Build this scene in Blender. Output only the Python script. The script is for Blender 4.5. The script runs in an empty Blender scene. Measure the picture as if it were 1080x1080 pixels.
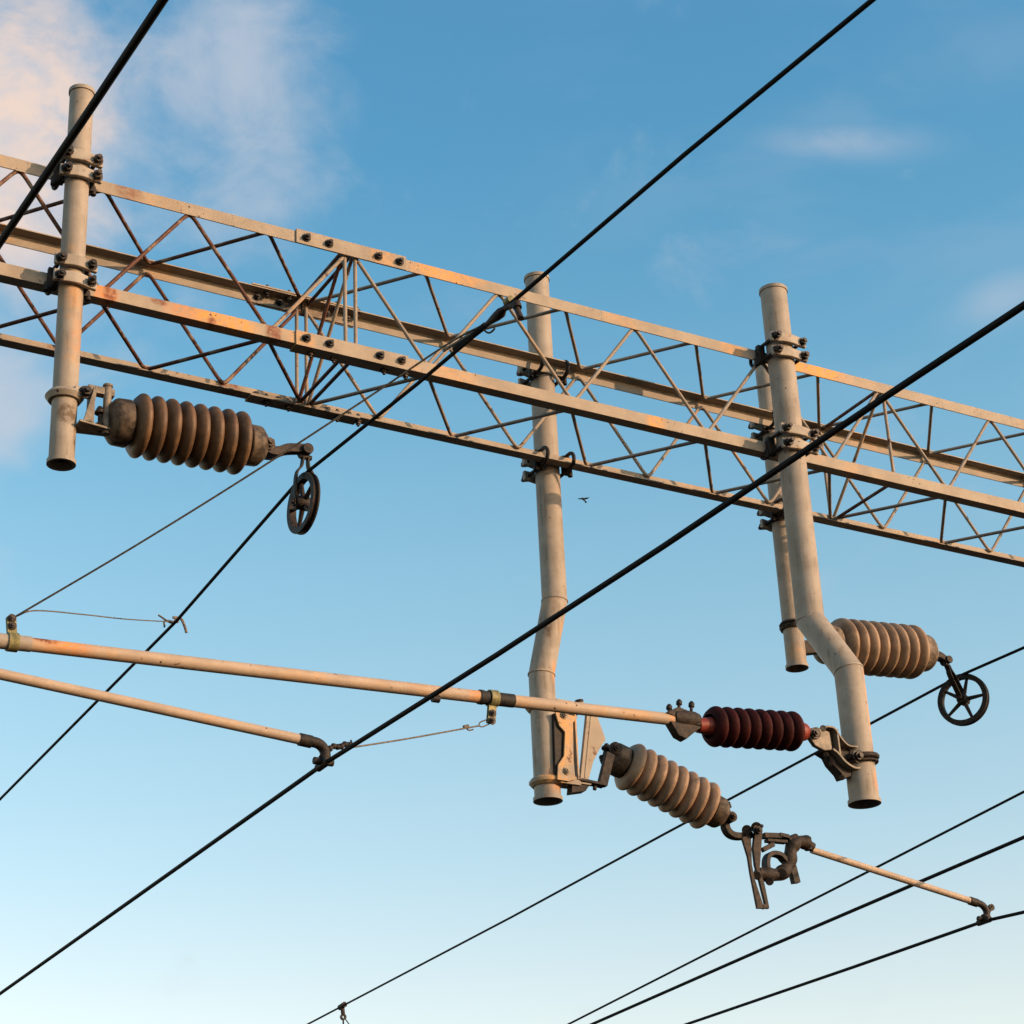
import bpy, math, random
from mathutils import Vector, Matrix
random.seed(7)
R = math.radians
V = Vector
scene = bpy.context.scene
COL = scene.collection

# ------------------------------------------------------------------ camera
CAM_H = 1.7
FPX = 2167.48                                   # focal length in pixels of the 1080 px photograph
MC = Matrix(((0.87147563, -0.48860974, -0.04231725),     # world -> camera
             (-0.17631546, -0.39264761, 0.90262989),
             (-0.45764952, -0.77915876, -0.42833227)))
camd = bpy.data.cameras.new('camera')
cam = bpy.data.objects.new('camera', camd)
COL.objects.link(cam)
camd.sensor_width = 36.0
camd.sensor_fit = 'HORIZONTAL'
camd.lens = 36.0 * FPX / 1080.0
camd.clip_start = 0.05
camd.clip_end = 5000
cam.matrix_world = Matrix.Translation((0, 0, CAM_H)) @ MC.transposed().to_4x4()
scene.camera = cam

# ------------------------------------------------------------------ light
SUN_EL, SUN_DX, SUN_DY = 16.0, 0.629, -0.777     # low warm sun behind the camera, to its right
az = math.atan2(SUN_DY, SUN_DX)
el = R(SUN_EL)
sdir = V((math.cos(az) * math.cos(el), math.sin(az) * math.cos(el), math.sin(el)))
sl = bpy.data.lights.new('sun', 'SUN')
sl.energy = 2.4
sl.angle = R(0.5)
sl.color = (1.0, 0.65, 0.39)
so = bpy.data.objects.new('sun', sl)
COL.objects.link(so)
so.rotation_euler = sdir.to_track_quat('Z', 'Y').to_euler()
so.location = sdir * 60

def ray(px, py):
    d = V(((px - 540) / FPX, -(py - 540) / FPX, -1.0))
    return MC.transposed() @ d

world = bpy.data.worlds.new('World')
scene.world = world
world.use_nodes = True
wt = world.node_tree
wt.nodes.clear()
def wn(t, **k):
    n = wt.nodes.new(t)
    for a, b in k.items(): setattr(n, a, b)
    return n
def wl(a, b): wt.links.new(a, b)
def wmath(op, a, b=None, c=None, clamp=False):
    n = wn('ShaderNodeMath', operation=op, use_clamp=clamp)
    for i, v in enumerate((a, b, c)):
        if v is None: continue
        if isinstance(v, (int, float)): n.inputs[i].default_value = v
        else: wl(v, n.inputs[i])
    return n.outputs[0]
out = wn('ShaderNodeOutputWorld')
bg = wn('ShaderNodeBackground')
wl(bg.outputs[0], out.inputs[0])
SKY_S = 0.12
bg.inputs[1].default_value = SKY_S
sky = wn('ShaderNodeTexSky', sky_type='NISHITA')
sky.sun_disc = False
sky.sun_elevation = el
sky.sun_rotation = math.atan2(SUN_DX, SUN_DY)
sky.altitude = 0
sky.air_density = 1.0
sky.dust_density = 0.6
sky.ozone_density = 1.5
tc = wn('ShaderNodeTexCoord')
dirn = tc.outputs['Generated']
SKYCOL = sky.outputs[0]
# the evening air: a pale, slightly milky band low down, a deeper blue higher up
sx = wn('ShaderNodeSeparateXYZ'); wl(dirn, sx.inputs[0])
rampn = wn('ShaderNodeValToRGB'); wl(sx.outputs[2], rampn.inputs[0])
rampn.color_ramp.interpolation = 'B_SPLINE'
stops = [(0.0, (.91, .69, .51)), (.19, (.91, .665, .51)), (.27, (.765, .685, .55)), (.42, (.57, .715, .605)), (.55, (.29, .595, .60)), (.63, (.31, .60, .62)), (1.0, (.31, .60, .62))]
cr = rampn.color_ramp
while len(cr.elements) < len(stops): cr.elements.new(.5)
for e_, (p_, c_) in zip(cr.elements, stops): e_.position = p_; e_.color = c_ + (1,)
mm_ = wn('ShaderNodeVectorMath', operation='MULTIPLY'); wl(SKYCOL, mm_.inputs[0]); wl(rampn.outputs[0], mm_.inputs[1])
m2_ = wn('ShaderNodeVectorMath', operation='SCALE'); wl(mm_.outputs[0], m2_.inputs[0]); m2_.inputs['Scale'].default_value = 1.80
SKYCOL = m2_.outputs[0]
# clouds, fixed to directions of the sky
def cloud_field(scale, stretch, detail, rough, off):
    mp = wn('ShaderNodeMapping')
    mp.inputs['Scale'].default_value = stretch
    mp.inputs['Location'].default_value = off
    wl(dirn, mp.inputs[0])
    nz = wn('ShaderNodeTexNoise')
    nz.inputs['Scale'].default_value = scale
    nz.inputs['Detail'].default_value = detail
    nz.inputs['Roughness'].default_value = rough
    nz.inputs['Distortion'].default_value = 0.3
    wl(mp.outputs[0], nz.inputs['Vector'])
    return nz.outputs['Fac']
def blob(px, py, rad, soft):
    d = ray(px, py).normalized()
    dp = wn('ShaderNodeVectorMath', operation='DOT_PRODUCT')
    nm = wn('ShaderNodeVectorMath', operation='NORMALIZE')
    wl(dirn, nm.inputs[0]); wl(nm.outputs[0], dp.inputs[0])
    dp.inputs[1].default_value = d
    ang = wmath('ARCCOSINE', wmath('MINIMUM', dp.outputs['Value'], 0.999999))
    mr = wn('ShaderNodeMapRange', interpolation_type='SMOOTHERSTEP')
    wl(ang, mr.inputs[0])
    mr.inputs[1].default_value = rad; mr.inputs[2].default_value = rad * soft
    mr.inputs[3].default_value = 1.0; mr.inputs[4].default_value = 0.0
    return mr.outputs[0]
def remap(v, a, b, c=0.0, d=1.0):
    mr = wn('ShaderNodeMapRange', interpolation_type='SMOOTHSTEP')
    wl(v, mr.inputs[0])
    for i, q in enumerate((a, b, c, d)): mr.inputs[i + 1].default_value = q
    return mr.outputs[0]
n1 = cloud_field(8.0, (1, 1, 1.5), 9, 0.56, (0.3, 0.1, 0))
n2 = cloud_field(19.0, (1, 1, 1.4), 9, 0.58, (2.3, 1.1, 0))
def field(bl, w1, w2, k, lo, hi, top):
    # noise whose threshold falls towards the middle of the cloud, so that its edge stays ragged
    v = wmath('ADD', wmath('ADD', wmath('MULTIPLY', n1, w1), wmath('MULTIPLY', n2, w2)), wmath('MULTIPLY', bl, k))
    return remap(v, lo, hi, 0, top)
m1 = field(blob(-60, 130, 0.02, 9.0), .5, .5, .42, .56, .98, .95)
m1 = wmath('MAXIMUM', m1, field(blob(-70, 390, 0.01, 10.0), .5, .5, .36, .58, .95, .75))
mid = field(blob(200, 110, 0.015, 9.0), .4, .6, .30, .54, .94, .72)
n3 = cloud_field(10.0, (1, 1, 3.0), 4, 0.5, (5.0, .4, .2))
wisp = wmath('MULTIPLY', remap(n3, 0.42, 0.75, 0, .11), blob(900, 120, 0.05, 4.0))
def streak(p0, p1, wd, amp, nz):
    # a long thin cloud between two directions of the sky
    a, b = ray(*p0).normalized(), ray(*p1).normalized()
    c = ((a + b) / 2).normalized(); u = (b - a).normalized(); v = c.cross(u).normalized()
    def dot(w):
        dp = wn('ShaderNodeVectorMath', operation='DOT_PRODUCT'); wl(dirn, dp.inputs[0]); dp.inputs[1].default_value = w
        return dp.outputs['Value']
    L = (b - a).length / 2
    du = wmath('DIVIDE', wmath('SUBTRACT', dot(u), c.dot(u)), L)
    dv = wmath('DIVIDE', wmath('SUBTRACT', dot(v), c.dot(v)), wd)
    q = wmath('ADD', wmath('MULTIPLY', du, du), wmath('MULTIPLY', dv, dv))
    g = wmath('POWER', 2.718, wmath('MULTIPLY', q, -1.0))
    front = wmath('GREATER_THAN', dot(c), 0.5)
    return wmath('MULTIPLY', wmath('MULTIPLY', wmath('MULTIPLY', g, front), remap(nz, 0.28, 0.62, .35, 1.0)), amp)
st = wmath('MAXIMUM', streak((815, 150), (965, 150), .0080, .44, n2), streak((1010, 335), (1110, 290), .011, .40, n2))
st = wmath('MAXIMUM', st, streak((950, 70), (1130, 30), .02, .12, n2))
st = wmath('MAXIMUM', st, wisp)
m = wmath('MAXIMUM', wmath('MAXIMUM', m1, mid), st)
mask = wmath('MINIMUM', m, 0.92)
warm = wn('ShaderNodeMix', data_type='RGBA')
wl(wmath('MULTIPLY', blob(-30, 130, 0.02, 6.0), remap(n2, .35, .6), clamp=True), warm.inputs[0])
CL_COOL = (0.29, 0.31, 0.35); CL_WARM = (0.47, 0.36, 0.30)
warm.inputs[6].default_value = tuple(c / SKY_S for c in CL_COOL) + (1,)
warm.inputs[7].default_value = tuple(c / SKY_S for c in CL_WARM) + (1,)
mixc = wn('ShaderNodeMix', data_type='RGBA')
wl(mask, mixc.inputs[0]); wl(SKYCOL, mixc.inputs[6]); wl(warm.outputs[2], mixc.inputs[7])
wl(mixc.outputs[2], bg.inputs[0])

scene.view_settings.view_transform = 'Standard'
scene.view_settings.look = 'None'
scene.view_settings.exposure = 1.0
scene.view_settings.gamma = 1.0
scene.render.resolution_x = 1024
scene.render.resolution_y = 1024

# ------------------------------------------------------------------ pixel -> place helpers (photo pixels, 1080 px)
def atY(px, py, Y):
    r = ray(px, py); p = r * (Y / r.y); p.z += CAM_H; return p
def atX(px, py, X):
    r = ray(px, py); p = r * (X / r.x); p.z += CAM_H; return p

# ------------------------------------------------------------------ materials
def newmat(name):
    m = bpy.data.materials.new(name); m.use_nodes = True
    nt = m.node_tree
    return m, nt, nt.nodes['Principled BSDF']
def N(nt, t, **k):
    n = nt.nodes.new(t)
    for a, b in k.items(): setattr(n, a, b)
    return n
def noise(nt, vec, scale, detail=4, rough=.55, dist=0):
    n = N(nt, 'ShaderNodeTexNoise')
    n.inputs['Scale'].default_value = scale; n.inputs['Detail'].default_value = detail
    n.inputs['Roughness'].default_value = rough; n.inputs['Distortion'].default_value = dist
    nt.links.new(vec, n.inputs['Vector']); return n.outputs['Fac']
def mrange(nt, v, a, b, c=0, d=1):
    n = N(nt, 'ShaderNodeMapRange', interpolation_type='SMOOTHSTEP')
    nt.links.new(v, n.inputs[0])
    for i, q in enumerate((a, b, c, d)): n.inputs[i + 1].default_value = q
    return n.outputs[0]
def mixrgb(nt, f, a, b):
    n = N(nt, 'ShaderNodeMix', data_type='RGBA')
    for i, q in ((0, f), (6, a), (7, b)):
        if isinstance(q, tuple): n.inputs[i].default_value = q + (1,) if len(q) == 3 else q
        elif isinstance(q, float): n.inputs[i].default_value = q
        else: nt.links.new(q, n.inputs[i])
    return n.outputs[2]
def mul(nt, a, b):
    n = N(nt, 'ShaderNodeMath', operation='MULTIPLY', use_clamp=True)
    for i, q in enumerate((a, b)):
        if isinstance(q, (int, float)): n.inputs[i].default_value = q
        else: nt.links.new(q, n.inputs[i])
    return n.outputs[0]
def coords(nt):
    tc = N(nt, 'ShaderNodeTexCoord'); oi = N(nt, 'ShaderNodeObjectInfo')
    ml = N(nt, 'ShaderNodeMath', operation='MULTIPLY'); ml.inputs[1].default_value = 3.0
    nt.links.new(oi.outputs['Random'], ml.inputs[0])
    ad = N(nt, 'ShaderNodeVectorMath', operation='ADD')
    nt.links.new(tc.outputs['Object'], ad.inputs[0]); nt.links.new(ml.outputs[0], ad.inputs[1])
    return ad.outputs[0]
def bump(nt, bs, h, strength, dist=.002):
    b = N(nt, 'ShaderNodeBump'); b.inputs['Strength'].default_value = strength; b.inputs['Distance'].default_value = dist
    nt.links.new(h, b.inputs['Height']); nt.links.new(b.outputs[0], bs.inputs['Normal'])

PA = (0.335, 0.268, 0.198); PB = (0.27, 0.215, 0.158)
def paint(name, stain=.5, specks=.4, rust=.0, a=PA, b=PB, stain_thr=.60, spots=(), streak=0):
    m, nt, bs = newmat(name)
    c = coords(nt)
    col = mixrgb(nt, mrange(nt, noise(nt, c, 7, 5, .6), .35, .65), a, b)
    col = mixrgb(nt, mrange(nt, noise(nt, c, 70, 4, .6), .4, .7, 0, .35), col, tuple(x * .72 for x in a))
    if streak:
        mp = N(nt, 'ShaderNodeMapping'); mp.inputs['Scale'].default_value = (1, 1, .09); nt.links.new(c, mp.inputs[0])
        sv = mul(nt, mrange(nt, noise(nt, mp.outputs[0], 34, 5, .6), .50, .68), mrange(nt, noise(nt, c, 3.5, 4, .6), .40, .62))
        col = mixrgb(nt, mul(nt, sv, streak), col, (.13, .085, .05))
        sv = mrange(nt, noise(nt, c, 12, 6, .7), .58, .66)
        col = mixrgb(nt, mul(nt, sv, streak * .45), col, (.16, .115, .075))
    # rain-washed ochre staining
    s = mul(nt, mrange(nt, noise(nt, c, 2.3, 5, .6, .4), stain_thr - .06, stain_thr + .07), mrange(nt, noise(nt, c, 26, 4, .6), .3, .62, .25, 1))
    col = mixrgb(nt, mul(nt, s, stain), col, (0.56, 0.27, 0.07))
    if rust > 0:
        r = mrange(nt, noise(nt, c, 9, 6, .65), .62 - rust * .25, .72 - rust * .25)
        col = mixrgb(nt, r, col, (0.085, 0.032, 0.016))
        r2 = mul(nt, mrange(nt, noise(nt, c, 40, 4, .6), .5, .7), r)
        col = mixrgb(nt, mul(nt, r2, .55), col, (0.24, 0.075, 0.025))
    if spots:
        oc = N(nt, 'ShaderNodeTexCoord').outputs['Object']
        rag = mrange(nt, noise(nt, c, 30, 7, .75), .42, .56, .35, 1)
        for (cx, cy, cz, rx, ry, rz, st_, colr) in spots:
            s1 = N(nt, 'ShaderNodeVectorMath', operation='SUBTRACT'); nt.links.new(oc, s1.inputs[0]); s1.inputs[1].default_value = (cx, cy, cz)
            s2 = N(nt, 'ShaderNodeVectorMath', operation='DIVIDE'); nt.links.new(s1.outputs[0], s2.inputs[0]); s2.inputs[1].default_value = (rx, ry, rz)
            s3 = N(nt, 'ShaderNodeVectorMath', operation='LENGTH'); nt.links.new(s2.outputs[0], s3.inputs[0])
            f = mrange(nt, s3.outputs['Value'], 1.0, .45)
            col = mixrgb(nt, mul(nt, mul(nt, f, rag), st_), col, colr)
    d = mrange(nt, noise(nt, c, 38, 3, .5), .755 - specks * .10, .772 - specks * .10)
    gate = mrange(nt, noise(nt, c, 4.0, 2, .5), .48, .60)
    col = mixrgb(nt, mul(nt, d, gate), col, (0.06, 0.022, 0.012))
    nt.links.new(col, bs.inputs['Base Color'])
    bs.inputs['Roughness'].default_value = .62
    bs.inputs['Specular IOR Level'].default_value = .3
    return m
def metal(name, a, b, rough=.6, metallic=0.0, scale=30, spec=.3, bs_=.5):
    m, nt, bs = newmat(name)
    c = coords(nt)
    col = mixrgb(nt, mrange(nt, noise(nt, c, scale, 5, .65), .35, .65), a, b)
    soot = mul(nt, mrange(nt, noise(nt, c, scale * .55, 6, .7), .48, .66), .5)
    col = mixrgb(nt, soot, col, tuple(q * .35 for q in a))
    nt.links.new(col, bs.inputs['Base Color'])
    bs.inputs['Roughness'].default_value = rough; bs.inputs['Metallic'].default_value = metallic
    bs.inputs['Specular IOR Level'].default_value = spec
    if bs_ > 0: bump(nt, bs, noise(nt, N(nt, 'ShaderNodeTexCoord').outputs['Object'], scale * 2.5, 3, .5), bs_, .002)
    return m
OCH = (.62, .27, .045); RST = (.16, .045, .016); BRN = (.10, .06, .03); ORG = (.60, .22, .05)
YFl, ZTl, ZBl = -.353, .7304, 0.0               # near face, top and bottom of the girder in its own axes
M_CHORD = paint('weathered_beige_paint', .32, .75, 0.0, stain_thr=.60, spots=[
    (2.88 - 6, YFl, .02, .085, .09, .12, .95, ORG), (2.90 - 6, YFl, .04, .05, .09, .09, .9, RST),
    (3.32 - 6, YFl, .03, .16, .09, .10, .5, ORG), (3.55 - 6, YFl, .03, .24, .09, .10, .85, OCH), (3.47 - 6, YFl, .015, .035, .09, .035, .9, RST), (3.17 - 6, YFl, .06, .06, .09, .03, .85, RST), (3.83 - 6, YFl, .02, .06, .09, .12, .95, RST), (4.0 - 6, YFl, .03, .10, .09, .10, .4, OCH),
    (4.9 - 6, YFl, .70, .28, .09, .10, .75, OCH), (4.95 - 6, YFl, .03, .20, .09, .10, .35, OCH), (4.50 - 6, YFl, .70, .10, .09, .10, .5, OCH),
    (6.32 - 6, YFl, .03, .09, .09, .10, .75, OCH), (7.55 - 6, YFl, .70, .36, .09, .11, .98, OCH), (2.98 - 6, YFl, .70, .10, .09, .08, .6, RST), (6.95 - 6, YFl, .70, .12, .09, .08, .5, OCH),
    (3.86 - 6, -YFl, .03, .10, .12, .10, .9, RST), (4.3 - 6, -YFl, .0, .45, .12, .09, .75, BRN), (2.85 - 6, -YFl, .03, .09, .12, .10, .8, RST), (4.3 - 6, -YFl, .70, .40, .12, .10, .6, BRN)])
GA = (.325, .272, .218); GB = (.262, .218, .172)
M_POST = paint('beige_tube_paint', .45, .6, 0.0, stain_thr=.64, a=GA, b=GB, streak=.55)
M_TUBE = paint('aged_beige_tube_paint', .35, .9, 0.0, stain_thr=.57, a=(.42, .315, .23), b=(.35, .26, .19))
M_BRACE = paint('beige_rod_paint', .5, .4, 0.10, stain_thr=.62, a=(.29, .235, .18), b=(.22, .175, .135))
M_BRACE_R = paint('rusting_rod_paint', .3, .6, 0.95, a=(.24, .17, .12), b=(.16, .11, .08))
M_CLAMP = paint('clamp_plate_paint', .35, .9, 0.2, a=(.36, .31, .25), b=(.27, .225, .18), streak=.5)
M_BRKT = paint('bracket_paint', .85, .6, 0.12, stain_thr=.54)
M_BOLT = metal('dark_oiled_bolt_steel', (.012, .009, .008), (.035, .025, .02), .5, .2, 60)
M_BOLTP = metal('partly_painted_bolt', (.018, .013, .010), (.09, .065, .05), .6, .1, 45)
M_DARK = metal('dark_rusted_iron', (.009, .007, .006), (.032, .02, .014), .65, .1, 40)
M_RUSTB = metal('brown_rusted_casting', (.009, .007, .006), (.046, .028, .018), .7, 0, 35)
M_WIRE = metal('sooty_copper_wire', (.005, .004, .004), (.010, .008, .007), .7, 0, 12, .12, 0)
M_THIN = metal('thin_bronze_wire', (.10, .075, .05), (.17, .13, .09), .6, .2, 60)
M_CAP = metal('grimy_cap_metal', (.03, .021, .015), (.12, .085, .056), .65, .1, 22)
M_CAPL = metal('beige_grimy_cap', (.07, .05, .035), (.22, .16, .11), .65, 0, 22)
M_GALV = metal('dull_galvanised_casting', (.14, .115, .09), (.23, .185, .14), .6, .15, 30)
M_OLIVE = metal('yellow_green_passivated_strap', (.12, .105, .045), (.25, .22, .10), .6, .2, 40)
M_TAPE = metal('black_tape', (.012, .011, .010), (.03, .026, .022), .7, 0, 40)
M_MAROON = metal('maroon_glazed_porcelain', (.024, .0035, .0030), (.042, .006, .005), .7, 0, 14, .12, .1)
M_RED = metal('brick_red_fitting_paint', (.15, .022, .013), (.21, .034, .020), .5, 0, 20)
M_BROWNG = metal('grimy_brown_glazed_porcelain', (.075, .041, .021), (.150, .082, .040), .55, 0, 9, .30, .2)
M_BEIGEG = metal('grimy_beige_glazed_porcelain', (.235, .150, .094), (.32, .21, .135), .55, 0, 9, .25, .2)
M_BIRD = metal('bird_feather_black', (.012, .011, .012), (.02, .018, .018), .8)

# ------------------------------------------------------------------ mesh builder
def frame_of(d):
    d = d.normalized()
    u = d.cross(V((0, 0, 1)))
    if u.length < 1e-3: u = V((1, 0, 0))
    u.normalize()
    return d, u, u.cross(d).normalized()
class MB:
    def __init__(s): s.v = []; s.f = []
    def add(s, vs, fs):
        o = len(s.v); s.v += [V(x) for x in vs]; s.f += [tuple(i + o for i in f) for f in fs]; return s
    def tube(s, pts, r, seg=16, caps=True, closed=False):
        pts = [V(p) for p in pts]; n = len(pts)
        rs = r if isinstance(r, (list, tuple)) else [r] * n
        tang = []
        for i in range(n):
            a = pts[i - 1] if (i > 0 or closed) else pts[i]; b = pts[(i + 1) % n] if (i < n - 1 or closed) else pts[i]
            tang.append((b - a).normalized())
        _, u, w = frame_of(tang[0]); vs = []
        for i in range(n):
            t = tang[i]; u = (u - t * u.dot(t)).normalized(); w = t.cross(u)
            for k in range(seg):
                a = 2 * math.pi * k / seg
                vs.append(pts[i] + (u * math.cos(a) + w * math.sin(a)) * rs[i])
        fs = []
        m = n if closed else n - 1
        for i in range(m):
            j = (i + 1) % n
            for k in range(seg):
                l = (k + 1) % seg
                fs.append((i * seg + k, i * seg + l, j * seg + l, j * seg + k))
        if caps and not closed:
            fs.append(tuple(range(seg))[::-1]); fs.append(tuple((n - 1) * seg + k for k in range(seg)))
        return s.add(vs, fs)
    def lathe(s, p, d, prof, seg=32, closed=False):
        p = V(p); d, u, w = frame_of(V(d)); vs = []
        for t, r in prof:
            for k in range(seg):
                a = 2 * math.pi * k / seg
                vs.append(p + d * t + (u * math.cos(a) + w * math.sin(a)) * max(r, 1e-5))
        n = len(prof); fs = []
        for i in range(n if closed else n - 1):
            j = (i + 1) % n
            for k in range(seg):
                l = (k + 1) % seg
                fs.append((i * seg + k, i * seg + l, j * seg + l, j * seg + k))
        return s.add(vs, fs)
    def box(s, c, size, ax=None):
        c = V(c); X, Y, Z = ax if ax else (V((1, 0, 0)), V((0, 1, 0)), V((0, 0, 1)))
        a, b, e = [q / 2 for q in size]
        vs = [c + X * (i * a) + Y * (j * b) + Z * (k * e) for i in (-1, 1) for j in (-1, 1) for k in (-1, 1)]
        return s.add(vs, [(0, 1, 3, 2), (4, 6, 7, 5), (0, 4, 5, 1), (2, 3, 7, 6), (0, 2, 6, 4), (1, 5, 7, 3)])
    def bar(s, a, b, w, h, up=V((0, 0, 1))):
        a, b = V(a), V(b); d = (b - a).normalized(); x = d.cross(up).normalized(); z = x.cross(d)
        return s.box((a + b) / 2, ((b - a).length, w, h), (d, x, z))
    def prism(s, poly, off):       # poly: 3D points of one face, off: thickness vector
        n = len(poly); poly = [V(p) for p in poly]; off = V(off)
        vs = poly + [p + off for p in poly]
        fs = [tuple(range(n)), tuple(range(2 * n - 1, n - 1, -1))] + [(i, i + n, (i + 1) % n + n, (i + 1) % n) for i in range(n)]
        return s.add(vs, fs)
    def strip(s, path, w, t, side):  # flat bar bent along a path; width along `side`
        path = [V(p) for p in path]; side = V(side).normalized(); vs = []
        for i, p in enumerate(path):
            tg = (path[min(i + 1, len(path) - 1)] - path[max(i - 1, 0)]).normalized()
            nrm = tg.cross(side).normalized()
            for a, b in ((-1, -1), (1, -1), (1, 1), (-1, 1)):
                vs.append(p + side * (a * w / 2) + nrm * (b * t / 2))
        fs = [(0, 3, 2, 1), tuple((len(path) - 1) * 4 + k for k in range(4))]
        for i in range(len(path) - 1):
            for k in range(4):
                l = (k + 1) % 4
                fs.append((i * 4 + k, i * 4 + l, i * 4 + 4 + l, i * 4 + 4 + k))
        return s.add(vs, fs)
    def bolt(s, c, d, r=.018, h=.02, stud=.025):   # washer, hex nut, protruding stud
        c = V(c); d, u, w = frame_of(V(d))
        s.tube([c, c + d * .005], r * 1.35, 16)
        ph = random.random()
        for z0, z1, rr, n in ((.005, .005 + h, r, 6), (.005 + h, .005 + h + stud, r * .52, 12)):
            if z1 - z0 < 1e-4: continue
            vs = [c + d * z + (u * math.cos(ph + 2 * math.pi * k / n) + w * math.sin(ph + 2 * math.pi * k / n)) * rr for z in (z0, z1) for k in range(n)]
            s.add(vs, [tuple(range(n))[::-1], tuple(range(n, 2 * n))] + [(k, (k + 1) % n, (k + 1) % n + n, k + n) for k in range(n)])
        return s
    def build(s, name, mat, parent=None, bevel=0.0, smooth=True, ang=38, loc=None):
        me = bpy.data.meshes.new(name)
        o = bpy.data.objects.new(name, me)
        base = V((0, 0, 0))
        if parent is not None:
            q = parent
            while q is not None: base = base + q.location; q = q.parent
            o.parent = parent
        else:
            if loc is None:
                loc = sum(s.v, V((0, 0, 0))) / len(s.v)
            base = V(loc); o.location = base
        me.from_pydata([tuple(x - base) for x in s.v], [], s.f)
        me.materials.append(mat)
        import bmesh
        bm = bmesh.new(); bm.from_mesh(me); bmesh.ops.recalc_face_normals(bm, faces=bm.faces); bm.to_mesh(me); bm.free()
        if smooth:
            me.polygons.foreach_set('use_smooth', [True] * len(me.polygons))
            me.set_sharp_from_angle(angle=R(ang))
        COL.objects.link(o)
        if bevel > 0:
            b = o.modifiers.new('bevel', 'BEVEL'); b.width = bevel; b.segments = 2; b.limit_method = 'ANGLE'; b.angle_limit = R(40); b.harden_normals = True
        return o
def tag(o, label, cat, group=None, kind=None):
    if label: o['label'] = label
    if cat: o['category'] = cat
    if group: o['group'] = group
    if kind: o['kind'] = kind
    return o
def thing(name, loc, label, cat, group=None):
    o = bpy.data.objects.new(name, None); COL.objects.link(o); o.location = V(loc); o.empty_display_size = .1
    return tag(o, label, cat, group)
def smooth_path(pts, n=6):
    pts = [V(p) for p in pts]
    if len(pts) < 3: return pts
    out = []
    P = [pts[0] * 2 - pts[1]] + pts + [pts[-1] * 2 - pts[-2]]
    for i in range(1, len(P) - 2):
        a, b, c, d = P[i - 1:i + 3]
        for k in range(n):
            t = k / n
            out.append(0.5 * ((2 * b) + (c - a) * t + (2 * a - 5 * b + 4 * c - d) * t * t + (3 * b - a - 3 * c + d) * t ** 3))
    out.append(pts[-1]); return out

# ------------------------------------------------------------------ ground (below the frame, catches and returns the light)
gm, nt, bs = newmat('dark_track_ballast')
c = coords(nt)
nt.links.new(mixrgb(nt, mrange(nt, noise(nt, c, 25, 6, .7), .35, .65), (.018, .016, .014), (.05, .044, .038)), bs.inputs['Base Color'])
bs.inputs['Roughness'].default_value = 1.0; bs.inputs['Specular IOR Level'].default_value = .05
g = MB()
S = 2500; nn = 10
g.add([(-S + 2 * S * i / nn, -S + 2 * S * j / nn, 0) for i in range(nn + 1) for j in range(nn + 1)],
      [(i * (nn + 1) + j, (i + 1) * (nn + 1) + j, (i + 1) * (nn + 1) + j + 1, i * (nn + 1) + j + 1) for i in range(nn) for j in range(nn)])
tag(g.build('ground', gm, smooth=False, loc=(0, 0, 0)), None, None, kind='structure')

# ------------------------------------------------------------------ lattice truss
YF, W, H, LEG, TH = 9.0, 0.7055, 0.7304, 0.076, 0.008
YB = YF + W
ZT = 6.445 + CAM_H
ZB = ZT - H
X0, X1 = 0.35, 11.15
truss = thing('lattice_girder', (6, YF + W / 2, ZB), 'long beige box truss of four angle bars with round rod lacing, spanning the whole picture', 'lattice girder')
def ell(x0, x1, yc, zc, sy, sz, leg=LEG, th=TH):
    # equal angle with its corner at (yc, zc); legs run sy along Y and sz along Z
    prof = [(0, 0), (sy * leg, 0), (sy * leg, sz * th), (sy * (th + .005), sz * (th + .001)), (sy * (th + .001), sz * (th + .005)), (sy * th, sz * leg), (0, sz * leg)]
    n = 40 if x1 - x0 > 3 else 2
    m = MB(); vs = []
    for i in range(n + 1):
        x = x0 + (x1 - x0) * i / n
        for a, b in prof: vs.append((x, yc + a, zc + b))
    k = len(prof)
    fs = [tuple(range(k)), tuple(n * k + q for q in range(k))[::-1]]
    for i in range(n):
        for q in range(k): fs.append((i * k + q, i * k + (q + 1) % k, (i + 1) * k + (q + 1) % k, (i + 1) * k + q))
    return m.add(vs, fs)
chords = [(YF, ZT, 1, -1), (YF, ZB, 1, 1), (YB, ZT, -1, -1), (YB, ZB, -1, 1)]
J = 4.305                                      # bolted joint between two lengths of truss
for yc, zc, sy, sz in chords:
    for a, b in ((X0, J - .002), (J + .002, X1)):
        ell(a, b, yc, zc, sy, sz).build('chord', M_CHORD, truss, bevel=.0018)
RR = 0.0112
def zig(A, B, ax):
    # one lacing bar of a bent round rod, from apex A to apex B; ax = chord direction sign
    A, B = V(A), V(B); d = (B - A).normalized(); X = V((1 if B.x > A.x else -1, 0, 0))
    L = .040
    def arc(P, t, s_):
        q = []
        p0 = P; p1 = P + t * .014; p2 = P + t * .014 + s_ * L
        for i in range(6):
            u = i / 5; q.append(p0 * (1 - u) ** 2 + p1 * (2 * u * (1 - u)) + p2 * u * u)
        return q
    a = arc(A, X, d); b = arc(B, -X, -d)[::-1]
    MB().tube(a + b, RR, 12).build('brace', ax, truss, ang=60)
left = [J - .015 - .955 * k for k in range(5)][::-1]; left[0] = max(left[0], .47)
right = [J + .020 + .951 * k for k in range(8)]
ov = .010                                      # how far an apex laps the leg
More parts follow.
